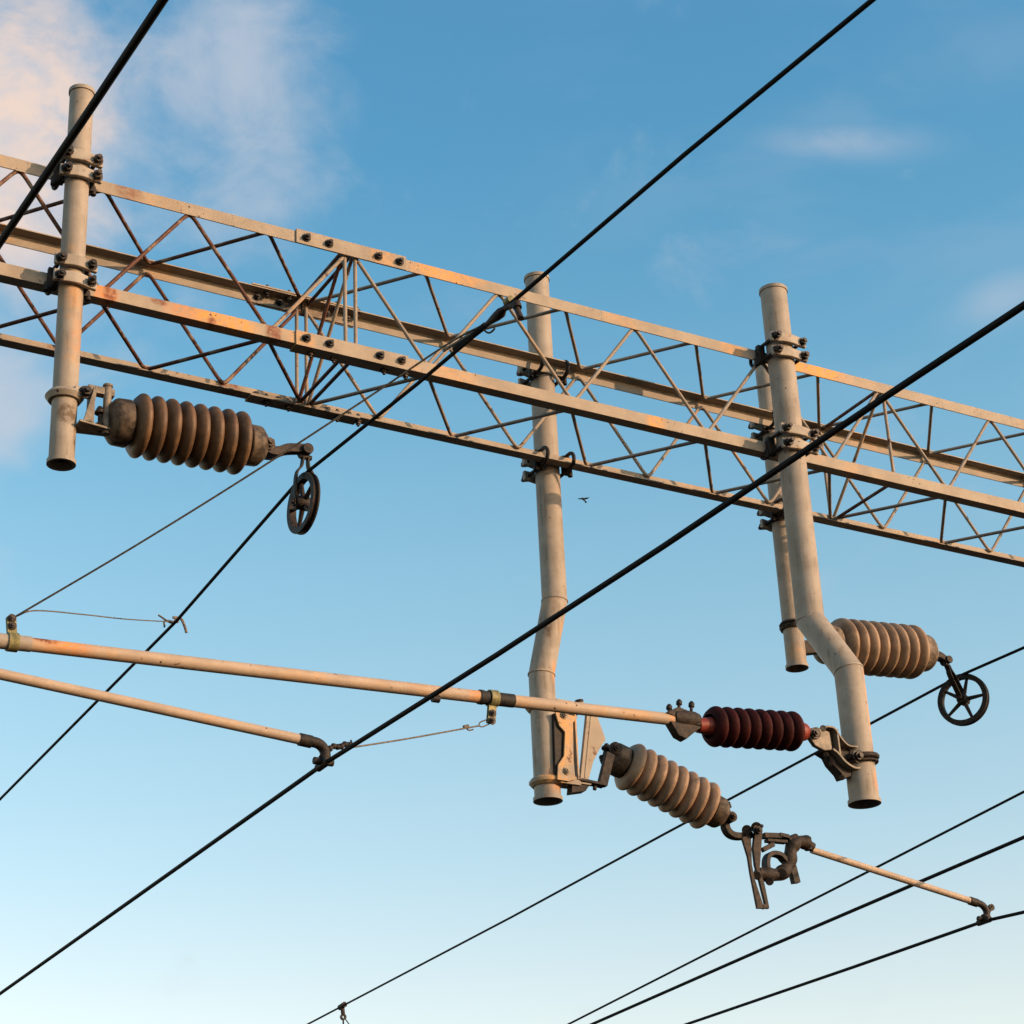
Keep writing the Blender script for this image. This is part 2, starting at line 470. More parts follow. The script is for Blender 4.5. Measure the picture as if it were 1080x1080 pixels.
def face_nodes(kind, x, apex_k):
    yi, ye = YF + TH + RR, YB - TH - RR
    if kind == 'front': return (x, yi, ZT - LEG + ov if apex_k else ZB + LEG - ov)
    if kind == 'back': return (x, ye, ZT - LEG + ov if apex_k else ZB + LEG - ov)
    if kind == 'top': return (x, YB - LEG + ov if apex_k else YF + LEG - ov, ZT - TH - RR)
    return (x, YB - LEG + ov if apex_k else YF + LEG - ov, ZB + TH + RR)
for seq in (left, right):
    for i in range(len(seq) - 1):
        a, b = seq[i], seq[i + 1]; mm = (a + b) / 2
        mat = M_BRACE_R if (b < 3.5 or (seq is left)) else M_BRACE
        for kind in ('front', 'back', 'top', 'bottom'):
            mt = mat
            if seq is left and kind == 'front' and i == len(seq) - 2: mt = M_BRACE
            zig(face_nodes(kind, a, True), face_nodes(kind, mm, False), M_BRACE_R if seq is left and i < len(seq) else mt)
            zig(face_nodes(kind, mm, False), face_nodes(kind, b, True), mt)
for x in (J - .032, J + .030, right[4] + .03):
    mt = M_BRACE
    yi, ye = YF + TH + RR, YB - TH - RR
    for y in (yi, ye): MB().tube([(x, y, ZB + LEG * .5), (x + random.uniform(-.006, .006), y, ZT - LEG * .5)], RR, 12).build('frame_strut', mt, truss)
    for z in (ZT - TH - RR * 1.2, ZB + TH + RR * 1.2): MB().tube([(x, YF + LEG * .5, z), (x, YB - LEG * .5, z)], RR, 12).build('frame_strut', M_BRACE_R, truss)
    MB().tube([(x, yi + .02, ZT - .03), (x, ye - .02, ZB + .03)], RR, 12).build('frame_diagonal', M_BRACE_R if x < J else M_BRACE, truss)
for yc, zc, sy, sz in chords:                  # bolted splice angles
    x0, x1 = J - .345, J + .345
    if yc == YB: x0, x1 = J - .345, J + .345
    pt = .010
    m = ell(x0, x1, yc - sy * (pt + .001), zc - sz * (pt + .001), sy, sz, LEG + pt + .006, pt)
    sp = m.build('splice_plate', M_CHORD, truss, bevel=.0015)
    for dx in (-.285, -.145, .165, .30):
        xb = J + dx
        b = MB(); b.bolt((xb, yc - sy * (pt + .001), zc + sz * LEG * .50), (0, -sy, 0), .0195, .018, .016)
        b.bolt((xb, yc + sy * TH, zc + sz * LEG * .50), (0, sy, 0), .0165, .014, .012).tube([(xb, yc - sy * .02, zc + sz * LEG * .50), (xb, yc + sy * .02, zc + sz * LEG * .50)], .008, 8)
        b.build('bolt', M_BOLT if random.random() < .7 else M_BOLTP, sp, smooth=True, ang=30)
        b = MB(); b.bolt((xb + .05, yc + sy * LEG * .55, zc - sz * (pt + .001)), (0, 0, -sz), .0165, .014, .012)
        b.bolt((xb + .05, yc + sy * LEG * .55, zc + sz * TH), (0, 0, sz), .0165, .014, .012).tube([(xb + .05, yc + sy * LEG * .55, zc - sz * .02), (xb + .05, yc + sy * LEG * .55, zc + sz * .02)], .008, 8)
        b.build('bolt', M_BOLTP if random.random() < .5 else M_BOLT, sp, smooth=True, ang=30)
# rust stains washed out around two old welds of the near bottom chord and rust flakes: welded gusset pads
for x in (left[-2] - .48, left[-1] - .4775):
    b = MB(); b.tube([(x - .03, YF + .012, ZB + LEG - .004), (x + .03, YF + .012, ZB + LEG - .004)], .009, 10)
    b.build('weld_bead', M_RUSTB, truss)

# ------------------------------------------------------------------ posts
def post_shell(path, r, wall=.007):
    path = [V(p) for p in path]
    n = len(path)
    m = MB()
    seg = 40
    def mitre(i, rad):
        p = path[i]
        a = (path[i] - path[i - 1]).normalized() if i > 0 else (path[1] - path[0]).normalized()
        b = (path[i + 1] - path[i]).normalized() if i < n - 1 else a
        t = (a + b).normalized() if i > 0 else b
        ref = V((0, -1, 0)); u = V((1, 0, 0))
        ring = []
        d0 = a if i > 0 else b
        uu = (V((1, 0, 0)) - d0 * d0.x).normalized(); ww = d0.cross(uu)
        for k in range(seg):
            q = 2 * math.pi * k / seg
            c0 = p + (uu * math.cos(q) + ww * math.sin(q)) * rad
            c0 = c0 + d0 * (-(c0 - p).dot(t) / d0.dot(t))      # slide along the tube onto the mitre plane
            ring.append(c0)
        return ring
    vs = []
    rings = [mitre(i, r) for i in range(n)] + [mitre(i, r - wall) for i in range(n)][::-1]
    for q in rings: vs += q
    fs = []; m_ = len(rings)
    for i in range(m_):
        j = (i + 1) % m_
        for k in range(seg):
            l = (k + 1) % seg
            fs.append((i * seg + k, i * seg + l, j * seg + l, j * seg + k))
    return m.add(vs, fs)
def rim(p, r, flare, seg=40, cap=False):
    m = MB(); h = .022
    prof = [(-h / 2, r), (-h / 2, r + flare), (h / 2, r + flare), (h / 2, r)]
    m.lathe(p, (0, 0, 1), prof, seg, closed=True)
    if cap:
        m.tube([V(p) + V((0, 0, h / 2 - .004)), V(p) + V((0, 0, h / 2))], r, seg)
    return m
def ubolt_clamp(root, xp, yp, r, zc, sz, side):
    # two saddle plates on the outer side of the post, two U-bolts round the truss chord.
    # side -1: post in front of the truss (chord at YF), +1: post behind (chord at YB); sz: leg direction of that chord
    cl = V((xp, yp + side * (r - .01), zc))
    root_part = None
    z_lo, z_hi = sorted((zc, zc + sz * LEG))
    zs = (z_hi + .011, z_lo - .015)
    yc = YF if side < 0 else YB
    yn = yp + side * (r + .006)
    hx = r + .016
    for z in zs:
        jt = random.uniform(-.005, .005)
        pts = [(xp - hx - .034, yn - side * .006, z - jt), (xp - hx - .012, yn - side * .002, z - jt), (xp - hx + .012, yn, z - jt * .5), (xp - r * .4, yn + side * .012, z), (xp, yn + side * .014, z), (xp + r * .4, yn + side * .012, z), (xp + hx - .012, yn, z + jt * .5), (xp + hx + .012, yn - side * .002, z + jt), (xp + hx + .034, yn - side * .006, z + jt)]
        pl = MB().strip(pts, .064, .026, (0, 0, 1)).build('saddle_plate', M_CLAMP, root, bevel=.006)
        for s_ in (-1, 1):
            b = MB(); b.bolt((xp + s_ * hx, yn + side * .010, z), (0, side, 0), random.uniform(.0225, .026), .026, random.uniform(.010, .03))
            b.build('nut', M_BOLT if random.random() < .6 else M_BOLTP, pl, ang=30)
    for s_ in (-1, 1):
        x = xp + s_ * hx; zm = (zs[0] + zs[1]) / 2; rr = (zs[0] - zs[1]) / 2
        yb = yc - side * .034
        pts = [V((x, yn, zs[0])), V((x, (yn + yb) / 2, zs[0])), V((x, yb, zs[0]))]
        for i in range(1, 12):
            a = math.pi * i / 12
            pts.append(V((x, yb - side * math.sin(a) * rr * 1.05, zm + rr * math.cos(a))))
        pts += [V((x, yb, zs[1])), V((x, (yn + yb) / 2, zs[1])), V((x, yn, zs[1]))]
        MB().tube(pts, .0120, 12).build('u_bolt', M_DARK, root, ang=60)
    # bearing block between post and chord, with its lip
    y0, y1 = (yp + side * -r * .4, yc - .0 if side < 0 else yc)
    ya = yc + side * .003; yb2 = yp - side * r * .62
    for s_ in (-1, 1):
        m = MB()
        m.box((xp + s_ * (hx + .004), (ya + yb2) / 2 + side * .004, (z_lo + z_hi) / 2 - .006), (.052, abs(ya - yb2), LEG + .05))
        m.tube([(xp + s_ * (hx + .030), ya + side * .012, z_lo - .045), (xp + s_ * (hx + .026), ya + side * .01, z_lo + .012)], .016, 12)
        m.build('bearing_block', M_DARK, root, bevel=.004)
def post(label, path, r, side, clamps=True, flare=.006, spots=()):
    path = [V(p) for p in path]
    t = thing('drop_post', path[-1], label, 'steel post', 'tubular steel posts clamped to the truss')
    PM_ = paint('beige_tube_paint', .4, .6, 0.0, stain_thr=.65, spots=spots, a=GA, b=GB, streak=.55) if spots else M_POST
    post_shell(path, r).build('tube', PM_, t, ang=30)
    rim(path[0] - V((0, 0, .008)), r + .0005, flare, cap=True).build('top_rim', M_POST, t)
    rim(path[-1] + V((0, 0, .010)), r + .0005, flare + .002).build('bottom_rim', M_POST, t)
    m = MB(); m.tube([path[-1] + V((0, 0, .04)), path[-1] + V((0, 0, .045))], r - .008, 32); m.build('inside_shade_disc', M_DARK, t)  # added dark disc that paints the shade inside the open tube foot
    if clamps:
        x, y = path[0].x, path[0].y
        zc = (ZT, ZB)
        ubolt_clamp(t, x, y, r, ZT, -1, side); ubolt_clamp(t, x, y, r, ZB, 1, side)
    if len(path) > 2:
        for i in range(1, len(path) - 1):
            p = path[i]; t_ = (path[i + 1] - path[i - 1]).normalized()
            m = MB(); m.lathe(p, t_, [(-.005, r * .99), (-.004, r + .005), (.004, r + .005), (.005, r * .99)], 40)
            m.build('weld_seam', M_CLAMP, t)
    return t
rL, rM, rR, rB = .0640, .0775, .0850, .0655
yL, yR, yM, yBk = YF - rL - .006, YF - rR - .006, YB + rM + .006, YB + rB + .006
XL = 2.668
p_top = atY(86.5, 97, yL); p_bot = atY(64.5, 490, yL)
PL = post('straight beige post on the left in front of the truss, carrying the dark brown insulator', [(p_top.x, yL, p_top.z), (p_bot.x, yL, p_bot.z)], rL, -1, spots=[(0, -.07, .26, .075, .08, .075, .95, BRN), (.03, -.06, .72, .05, .06, .16, .30, ORG), (.0, -.06, .95, .05, .06, .10, .18, ORG), (.05, -.03, .15, .02, .05, .10, .9, BRN)])
a, b, c, d = atY(567.5, 294, yM), atY(583.3, 634, yM), atY(572, 712, yM), atY(577, 845, yM)
xm = (a.x + b.x) / 2; xm2 = (c.x + d.x) / 2
PM = post('thick beige post behind the truss, slightly bent to the left near its foot', [(xm, yM, a.z), (xm, yM, b.z), (xm2, yM, c.z), (xm2, yM, d.z)], rM, 1, spots=[(.02, -.08, 1.08, .035, .06, .12, .85, BRN), (.04, -.06, .30, .05, .06, .14, .5, ORG), (.02, -.08, .12, .08, .06, .12, .5, ORG), (.05, -.06, .78, .03, .06, .10, .6, ORG), (-.06, -.05, .5, .03, .06, .2, .4, BRN)])
XM, XM2 = xm, xm2
yR2 = yR - .26
a, b, c, d = atY(813.7, 306, yR), atY(856.5, 655, yR), atY(895, 708, yR2), atY(912, 848, yR2)
xr = (a.x + b.x) / 2; xr2 = (c.x + d.x) / 2
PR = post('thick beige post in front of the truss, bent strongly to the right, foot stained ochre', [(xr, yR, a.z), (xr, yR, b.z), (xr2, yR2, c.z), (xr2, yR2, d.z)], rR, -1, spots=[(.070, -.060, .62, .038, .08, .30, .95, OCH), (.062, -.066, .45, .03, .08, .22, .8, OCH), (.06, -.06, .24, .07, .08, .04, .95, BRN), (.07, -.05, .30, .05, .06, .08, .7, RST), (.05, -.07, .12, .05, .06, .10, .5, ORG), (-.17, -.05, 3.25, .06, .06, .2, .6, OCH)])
XR, XR2 = xr, xr2
a, b = atY(805, 380, yBk), atY(841.2, 705, yBk)
xb = (a.x + b.x) / 2
PB_ = post('thin straight beige post behind the truss, half hidden by the thick bent post', [(xb, yBk, a.z), (xb, yBk, b.z)], rB, 1)
XBK = xb

# ------------------------------------------------------------------ insulators
def shed_profile(L0, n, pitch, Rr, core, cap0, cap1):
    # sheds lean: a long convex flank on one side, a round rim, a short undercut on the other
    prof = []; d = Rr - core
    for i in range(n):
        t = L0 + i * pitch
        for ft, fr in ((-.50, .0), (-.45, .22), (-.38, .46), (-.30, .66)): prof.append((t + ft * pitch, core + fr * d))
        rr = pitch * .285
        for k in range(11):
            a = R(118 - 20 * k)
            prof.append((t + .075 * pitch + math.cos(a) * rr, Rr - rr + math.sin(a) * rr))
        for ft, fr in ((.36, .30), (.42, .08)): prof.append((t + ft * pitch, core + fr * d))
    prof.append((L0 + n * pitch - pitch * .5, core))
    return prof
def cap(p, d, r, L, mat, parent, name='end_cap'):
    # cast metal cap: cylinder tapering to a forked neck; p = end at porcelain, d = outward
    m = MB()
    m.lathe(p, d, [(-.02, 0), (-.02, r * .80), (.012, r * .80), (.014, r * .98), (.02, r * 1.02), (L * .66, r), (L * .74, r * .96), (L * .97, r * .70), (L, r * .62), (L, 0)], 28)
    return m.build(name, mat, parent, ang=35)
def fork(p, d, mat, parent, w=.035, L=.07, up=V((0, 0, 1)), bolt=True):
    d = V(d).normalized(); sd = d.cross(up).normalized()
    m = MB()
    for s_ in (-1, 1):
        q = V(p) + sd * (s_ * w * .7)
        m.bar(q, q + d * L * .7, .012, .055)
        m.tube([q + d * L * .7 - sd * .006, q + d * L * .7 + sd * .006], .0275, 20)
    o = m.build('fork', mat, parent, bevel=.002)
    if bolt:
        b = MB(); c = V(p) + d * L * .7
        b.tube([c - sd * (w + .02), c + sd * (w + .02)], .011, 12)
        b.bolt(c + sd * (w * .7 + .006), sd, .018, .016, .012); b.bolt(c - sd * (w * .7 + .006), -sd, .018, .016, .006)
        b.build('bolt', M_BOLT, o, ang=30)
    return o
def insulator(label, a, b, n, Rr, mat, capmat, capr, capL0, capL1, cat='insulator', corer=.62):
    a, b = V(a), V(b); d = (b - a); pitch = d.length / (n - 1); d.normalize()
    t = thing('insulator', (a + b) / 2, label, cat, 'ribbed porcelain insulators' if mat is not M_MAROON else None)
    m = MB(); m.lathe(a, d, shed_profile(0, n, pitch, Rr, Rr * corer, 0, 0), 56)
    m.build('porcelain_body', mat, t, ang=80)
    e0, e1 = a - d * pitch * .5, b + d * pitch * .5
    return t, d, e0, e1, pitch

# --- dark brown insulator at the left, lying along the truss
yI = 8.90
a, b = atY(145.5, 449, yI), atY(249.5, 467, yI)
I1, d, e0, e1, _ = insulator('dark brown ribbed insulator lying level under the left end of the truss', a, b, 8, .168, M_BROWNG, M_CAP, .115, .16, .14)
cap(e0, -d, .122, .125, M_CAP, I1)
fork(e0 - d * .11, -d, M_RUSTB, I1, .05, .075, V((0, 1, 0)))
cap(e1, d, .108, .115, M_CAP, I1)
end = atY(322, 476, yI)
lk = MB()
q0 = e1 + d * .08
lk.strip(smooth_path([q0 + V((0, -.045, -.02)), q0 + V((.09, -.03, -.02)), q0.lerp(end, .6) + V((0, -.02, .0)), end + V((.0, -.012, .012))]), .05, .016, (0, 0, 1))
lk.strip(smooth_path([q0 + V((0, .045, -.02)), q0 + V((.09, .03, -.02)), q0.lerp(end, .6) + V((0, .02, .0)), end + V((.0, .012, .012))]), .05, .016, (0, 0, 1))
lk.tube([end + V((0, -.045, .0)), end + V((0, .045, .0))], .03, 20)
lk.build('hanger_link', M_RUSTB, I1, bevel=.003)
b_ = MB(); b_.tube([q0 + V((.04, -.08, 0)), q0 + V((.04, .08, 0))], .014, 12).bolt(q0 + V((.04, -.055, 0)), (0, -1, 0), .026, .02, .012).tube([q0 + V((0.0, 0, 0)), q0 + V((.06, 0, 0))], .04, 16)
b_.build('pin', M_CAP, I1, ang=30)
END1 = end
# bracket between left post and the brown insulator
def collar(zc, x, y, r, tilt=0.0, h=.045, ear=.05, name='collar', parent=None, mat=None, t=.012, earx=1):
    m = MB()
    prof = [(-h / 2, r + .001), (-h / 2, r + t), (h / 2, r + t), (h / 2, r + .001)]
    m.lathe((x, y, zc), (tilt, 0, 1), prof, 40, closed=True)
    return m.build(name, mat or M_BRKT, parent, bevel=.002)
br = thing('insulator_bracket', (XL + .1, yL, 4.9 + CAM_H), 'small beige bracket with a pin, clamped round the foot of the left post', 'bracket', 'brackets clamped to the post feet')
zc = 5.045 + CAM_H
m = MB()
for z_, t_ in ((zc, .014),):
    m.lathe((XL, yL, z_), (.0, 0, 1), [(-.022, rL + .001), (-.026, rL + .016), (0, rL + .034), (.022, rL + .018), (.024, rL + .001)], 40, closed=True)
m.bar((XL + .03, yL - rL - .004, zc + .012), (XL + .125, yL - rL + .006, zc + .012), .016, .055)
m.build('collar', M_CLAMP, br, bevel=.002)
b_ = MB(); b_.bolt((XL + .085, yL - rL - .008, zc + .012), (0, -1, 0), .026, .024, .02); b_.build('bolt', M_BOLT, br, ang=30)
pinx = atY(112, 430, yI).x
m = MB()
zs = 4.875 + CAM_H
m.prism([(XL + .055, yI - .07, zs), (pinx + .075, yI - .035, zs), (pinx + .085, yI + .03, zs), (XL + .055, yI + .07, zs)], (0, 0, .012))
m.prism([(XL + .12, yI - .065, zs + .012), (XL + .075, yI - .065, zs + .012), (XL + .118, yI - .065, zs + .19), (XL + .135, yI - .065, zs + .19)], (0, .012, 0))
m.box((XL + .125, yI - .01, zs + .11), (.012, .10, .20))
m.box(((XL + .12 + pinx) / 2 + .01, yI, zs + .225), (pinx - XL - .07, .045, .040))
m.build('bracket_frame', M_GALV, br, bevel=.002)
m = MB().tube([(pinx, yI - .012, zs - .015), (pinx, yI - .012, zs + .262)], .021, 20).tube([(pinx, yI - .012, zs + .255), (pinx, yI - .012, zs + .268)], .026, 20)
m.build('hinge_pin', M_GALV, br, bevel=.003)

# --- pulleys
def pulley(label, c, nrm, Rw, hang, spokes=5, ph=0.2):
    c = V(c); nrm = V(nrm).normalized()
    t = thing('pulley', c, label, 'pulley wheel', 'spoked pulley wheels carrying overhead wires')
    w = .020
    prof = [(-w, Rw - .034), (-w, Rw), (-w * .55, Rw + .001), (0, Rw - .016), (w * .55, Rw + .001), (w, Rw), (w, Rw - .034)]
    MB().lathe(c, nrm, prof, 56, closed=True).build('wheel_rim', M_DARK, t, ang=40)
    MB().lathe(c, nrm, [(-.045, 0), (-.045, .028), (-.03, .038), (.03, .038), (.045, .028), (.045, 0)], 24).build('hub', M_DARK, t)
    _, u, w_ = frame_of(nrm)
    for k in range(spokes):
        a = ph + 2 * math.pi * k / spokes
        dr = u * math.cos(a) + w_ * math.sin(a)
        MB().tube([c + dr * .03, c + dr * (Rw - .03)], [.015, .010], 10).build('spoke', M_DARK, t)
    # yoke straddling the wheel from hub to hanger eye
    top = V(hang); dr = (top - c).normalized()
    m = MB()
    for s_ in (-1, 1):
        pts = [c + nrm * s_ * .052 - dr * .02, c + nrm * s_ * .052 + dr * (Rw * .6), c + nrm * s_ * .045 + dr * (Rw + .005), c + nrm * s_ * .02 + dr * (Rw + .045), top + nrm * s_ * .014]
        m.strip(smooth_path(pts, 4), .034, .010, dr.cross(nrm))
    m.tube([c - nrm * .07, c + nrm * .07], .013, 12)
    m.tube([top - nrm * .035, top + nrm * .035], .014, 12)
    m.build('yoke', M_DARK, t, bevel=.0015)
    return t
RW = .165
c1 = atY(320, 531, 8.92)
pulley('spoked wheel seen nearly edge on, hanging from the dark brown insulator', c1, (1, .02, 0), RW, END1 + V((.0, 0, -.035)), 5, .5)

# --- beige insulator of the right rear post
yI2 = yBk + .03
a, b = atY(886, 681, yI2), atY(959.5, 687.5, yI2)
I2, d, e0, e1, _ = insulator('beige ribbed insulator on the right beside the thick bent post', a, b, 8, .183, M_BEIGEG, M_CAPL, .12, .1, .1)
cap(e0, -d, .13, .13, M_CAPL, I2)
cap(e1, d, .125, .14, M_CAPL, I2)
end2 = atY(998, 697, yI2)
m = MB(); q0 = e1 + d * .12
for s_ in (-1, 1):
    m.strip(smooth_path([q0 + V((0, s_ * .03, 0)), q0.lerp(end2, .6) + V((0, s_ * .024, .01)), end2 + V((0, s_ * .015, 0))]), .045, .014, (0, 0, 1))
m.tube([end2 + V((0, -.04, 0)), end2 + V((0, .04, 0))], .026, 18)
m.build('hanger_link', M_RUSTB, I2, bevel=.003)
MB().bolt(q0 + V((-.01, -.05, -.0)), (0, -1, 0), .022, .02, .012).build('pin', M_DARK, I2, ang=30)
br2 = thing('insulator_bracket', (XBK, yBk, 5.02 + CAM_H), 'thin ring clamp with a short dark bracket on the foot of the thin rear post', 'bracket', 'brackets clamped to the post feet')
zc = atY(832, 655, yBk - rB).z
MB().lathe((XBK, yBk, zc), (0, 0, 1), [(-.026, rB + .001), (-.028, rB + .014), (-.01, rB + .022), (0, rB + .010), (.010, rB + .022), (.024, rB + .012), (.024, rB + .001)], 40, closed=True).build('collar', M_RUSTB, br2)
m = MB(); zz = atY(855, 684, yI2).z
m.bar((XBK + .04, yI2, zz - .02), (e0.x - .09, yI2, e0.z - .02), .06, .09)
m.bar((XBK + .05, yI2, zz + .02), (XBK + .05, yI2, zc), .05, .02, V((1, 0, 0)))
m.build('bracket_frame', M_RUSTB, br2, bevel=.004)
fork(e0 - d * .11, -d, M_RUSTB, I2, .05, .07, V((0, 1, 0)))
c2 = atY(1016, 738, yI2 + .06)
n2v = V((.90, .43, 0))
pulley('open spoked wheel hanging from the beige insulator at the right', c2, n2v, .180, end2 + V((0, 0, -.03)), 5, .0)

# --- beige insulator below the truss in the middle
yI3 = 9.86
a, b = atY(664.5, 808.5, yI3), atY(742, 849, yI3)
I3, d, e0, e1, _ = insulator('beige ribbed insulator sloping down to the right from the foot of the middle post', a, b, 8, .152, M_BEIGEG, M_CAPL, .1, .1, .1)
cap(e0, -d, .098, .125, M_CAP, I3)
cap(e1, d, .098, .115, M_CAP, I3)
fork(e0 - d * .09, -d, M_RUSTB, I3, .045, .08, V((0, 1, 0)))
fork(e1 + d * .085, d, M_RUSTB, I3, .045, .06, V((0, 1, 0)))
m = MB()
q = atY(650, 789, yI3 - .09); m.tube([q, q + V((0, .02, 0))], .040, 20); m.bolt(q, (0, -1, 0), .026, .012, .01)
m.build('pivot_bolt', M_RUSTB, I3, ang=35); m = MB()
q2 = atY(773, 861, yI3 - .06); m.tube([q2, q2 + V((0, .09, 0))], .032, 20); m.bolt(q2, (0, -1, 0), .02, .012, .01)
m.tube([atY(768, 846, yI3 - .04), atY(770, 852, yI3 - .04)], .012, 10)
m.build('pivot_bolt', M_RUSTB, I3, ang=35)

# swing bracket on the middle post
yb = yM - rM - .012
br3 = thing('swing_bracket', (XM2 + .2, yM, 3.65 + CAM_H), 'large beige hinged bracket with tapered plate on the foot of the middle post', 'bracket')
z1 = atY(577, 820, yM - rM).z; z2 = atY(580, 741, yM - rM).z
def P(px, py, y=yb): return atY(px, py, y)
for z_ in (z1, z2):
    m = MB()
    m.lathe((XM2, yM, z_), (0, 0, 1), [(-.03, rM + .001), (-.03, rM + .010), (-.012, rM + .028), (.006, rM + .028), (.022, rM + .010), (.022, rM + .001)], 12, closed=True)
    m.bar((XM2 + .03, yb - .010, z_ - .004), (XM2 + .17, yb - .004, z_ - .004), .014, .05)
    m.bar((XM2 + .10, yb + .05, z_ - .012), (XM2 + .24, yb + .05, z_ - .012), .12, .012)
    m.build('collar', M_BRKT, br3, bevel=.0025)
# strap plate standing off the post
outl = [(585.5, 750), (593, 752), (610, 756), (604.5, 762), (605, 800), (607, 822), (600, 824), (588, 822), (589, 806), (595, 797), (596, 772), (590, 765)]
MB().prism([P(x, y, yb - .03) for x, y in outl], (0, .012, 0)).build('strap_plate', M_BRKT, br3, bevel=.002)
MB().prism([P(x, y, yb - .012) for x, y in ((584, 752), (600, 756), (602, 822), (586, 822))], (0, .05, 0)).build('recess_shade_plate', M_DARK, br3, bevel=.002)  # added dark sheet standing in for the shadowed recess behind the strap
m = MB()
for x, y in ((595, 754), (598, 813)): MB().bolt(P(x, y, yb - .031), (0, -1, 0), .019, .012, .008).build('bolt', M_BRKT, br3, ang=30)
m = MB()
m.box((P(607, 790).x, yb + .03, (z1 + z2) / 2), (.012, .10, (z2 - z1) * .98))
m.build('web_plate', M_BRKT, br3, bevel=.002)
# swinging channel
out2 = [(619.5, 750), (629, 752), (634, 766), (639, 780), (633, 789), (626, 803), (621, 822), (612, 822)]
m = MB()
m.prism([P(x, y, yb - .02) for x, y in out2], (0, .012, 0))
m.prism([P(x, y, yb + .04) for x, y in out2], (0, .012, 0))
m.bar(P(621, 752, yb + .012), P(614, 822, yb + .012), .072, .012, V((1, 0, 0)))
m.build('swing_plate', M_BRKT, br3, bevel=.0025)
m = MB()
m.tube([P(611.5, 742, yb + .01), P(611.5, 750, yb + .01)], .03, 18)
m.tube([P(612, 739.5, yb + .01), P(612, 743, yb + .01)], .019, 12)
m.build('hinge_lug', M_BRKT, br3, bevel=.002); m = MB()
m.bar(P(643, 795, yb + .01), P(635, 828, yb + .01), .055, .036, V((0, 1, 0)))
m.bar(P(610, 823, yb + .01), P(637, 829, yb + .01), .06, .016, V((0, 0, 1)))
m.tube([P(628, 826, yb + .01), P(627, 833, yb + .01)], .012, 10)
m.prism([P(604, 824, yb), P(622, 828, yb), P(618, 834, yb), P(603, 836, yb)], (0, .06, 0))
m.build('lower_lug', M_RUSTB, br3, bevel=.002)
MB().tube([P(610.5, 738.5, yb + .01), P(611, 741, yb + .01)], .026, 14).build('pin_head', M_DARK, br3)

# ------------------------------------------------------------------ red insulator, cantilever tube, registration arms
yT = 8.62
def T(px, py, y=yT): return atY(px, py, y)
tubeA, tubeB = T(0, 676), T(722, 760.5)
dT = (tubeB - tubeA).normalized()
tA = tubeA - dT * .9
ct = thing('cantilever_tube', tA.lerp(tubeB, .5), 'long upper beige tube with an olive clip, ending at the dark red insulator', 'support tube')
rT = .0325
_q = T(46, 681) - tA.lerp(tA, 0) ; _c = ct.location
_r = T(46, 680) - _c; _o = T(70, 683) - _c; _k = T(500, 734) - _c; _l = T(712, 758) - _c
M_TUBE1 = paint('aged_beige_tube_paint', .38, .9, 0.0, stain_thr=.57, a=(.42, .315, .23), b=(.35, .26, .19), spots=[(_o.x, _o.y, _o.z, .20, .06, .06, .8, ORG), (_r.x, _r.y, _r.z + .01, .10, .06, .035, .98, RST), (_k.x, _k.y, _k.z, .08, .06, .05, .7, ORG), (_l.x, _l.y, _l.z, .09, .06, .05, .6, ORG)])
MB().tube([tA, tubeA.lerp(tubeB, .35), tubeA.lerp(tubeB, .7), tubeB], rT, 28).build('tube', M_TUBE1, ct, ang=50)
MB().tube([T(-14, 674.5), T(32, 679.6)], rT + .0035, 28).build('sleeve', M_POST, ct, ang=50)
m = MB().tube([T(506, 735.2), T(541, 739.3)], rT + .003, 28).tube([T(505, 735), T(509, 735.6)], rT + .006, 28).tube([T(516, 736.2), T(518, 736.6)], rT + .006, 28)
m.build('tape_band', M_TAPE, ct, ang=50)
MB().tube([T(456, 736.5, yT - .012), T(463, 737.5, yT - .012)], .020, 12).build('dark_blotch', M_DARK, ct)  # short dark cylinder making a black blotch on the tube
def strap_clip(label, p_tube, tail, tail_w=.05):
    # a strap folded round the tube whose two ends are bolted together as a tail plate
    t = thing('strap_clip', p_tube, label, 'clip', 'olive strap clips on the upper tube')
    m = MB(); up = (V(tail) - V(p_tube)).normalized()
    m.lathe(p_tube, dT, [(-.024, rT + .005), (-.024, rT + .012), (.024, rT + .012), (.024, rT + .005)], 28, closed=True)
    for s_ in (-1, 1):
        q = V((0, s_ * .008, 0))
        m.bar(V(p_tube) + up * rT * .9 + q, V(tail) + q, .006, .044, V((1, 0, 0)))
    m.build('strap', M_OLIVE, t, bevel=.0012)
    b = MB()
    for f in (.45, .92):
        c = V(p_tube).lerp(V(tail), f if f > .5 else .62)
        b.bolt(c + V((0, -.012, 0)), (0, -1, 0), .015, .010, .008)
    b.build('bolt', M_BOLTP, t, ang=30)
    return t
clipR = strap_clip('yellowish olive strap clip over black tape on the upper tube, tail hanging down', T(519.5, 736.8), T(517.5, 763))
clipL = strap_clip('dull olive strap clip standing up from the upper tube at the left edge', T(13, 677.4), T(11.5, 651))
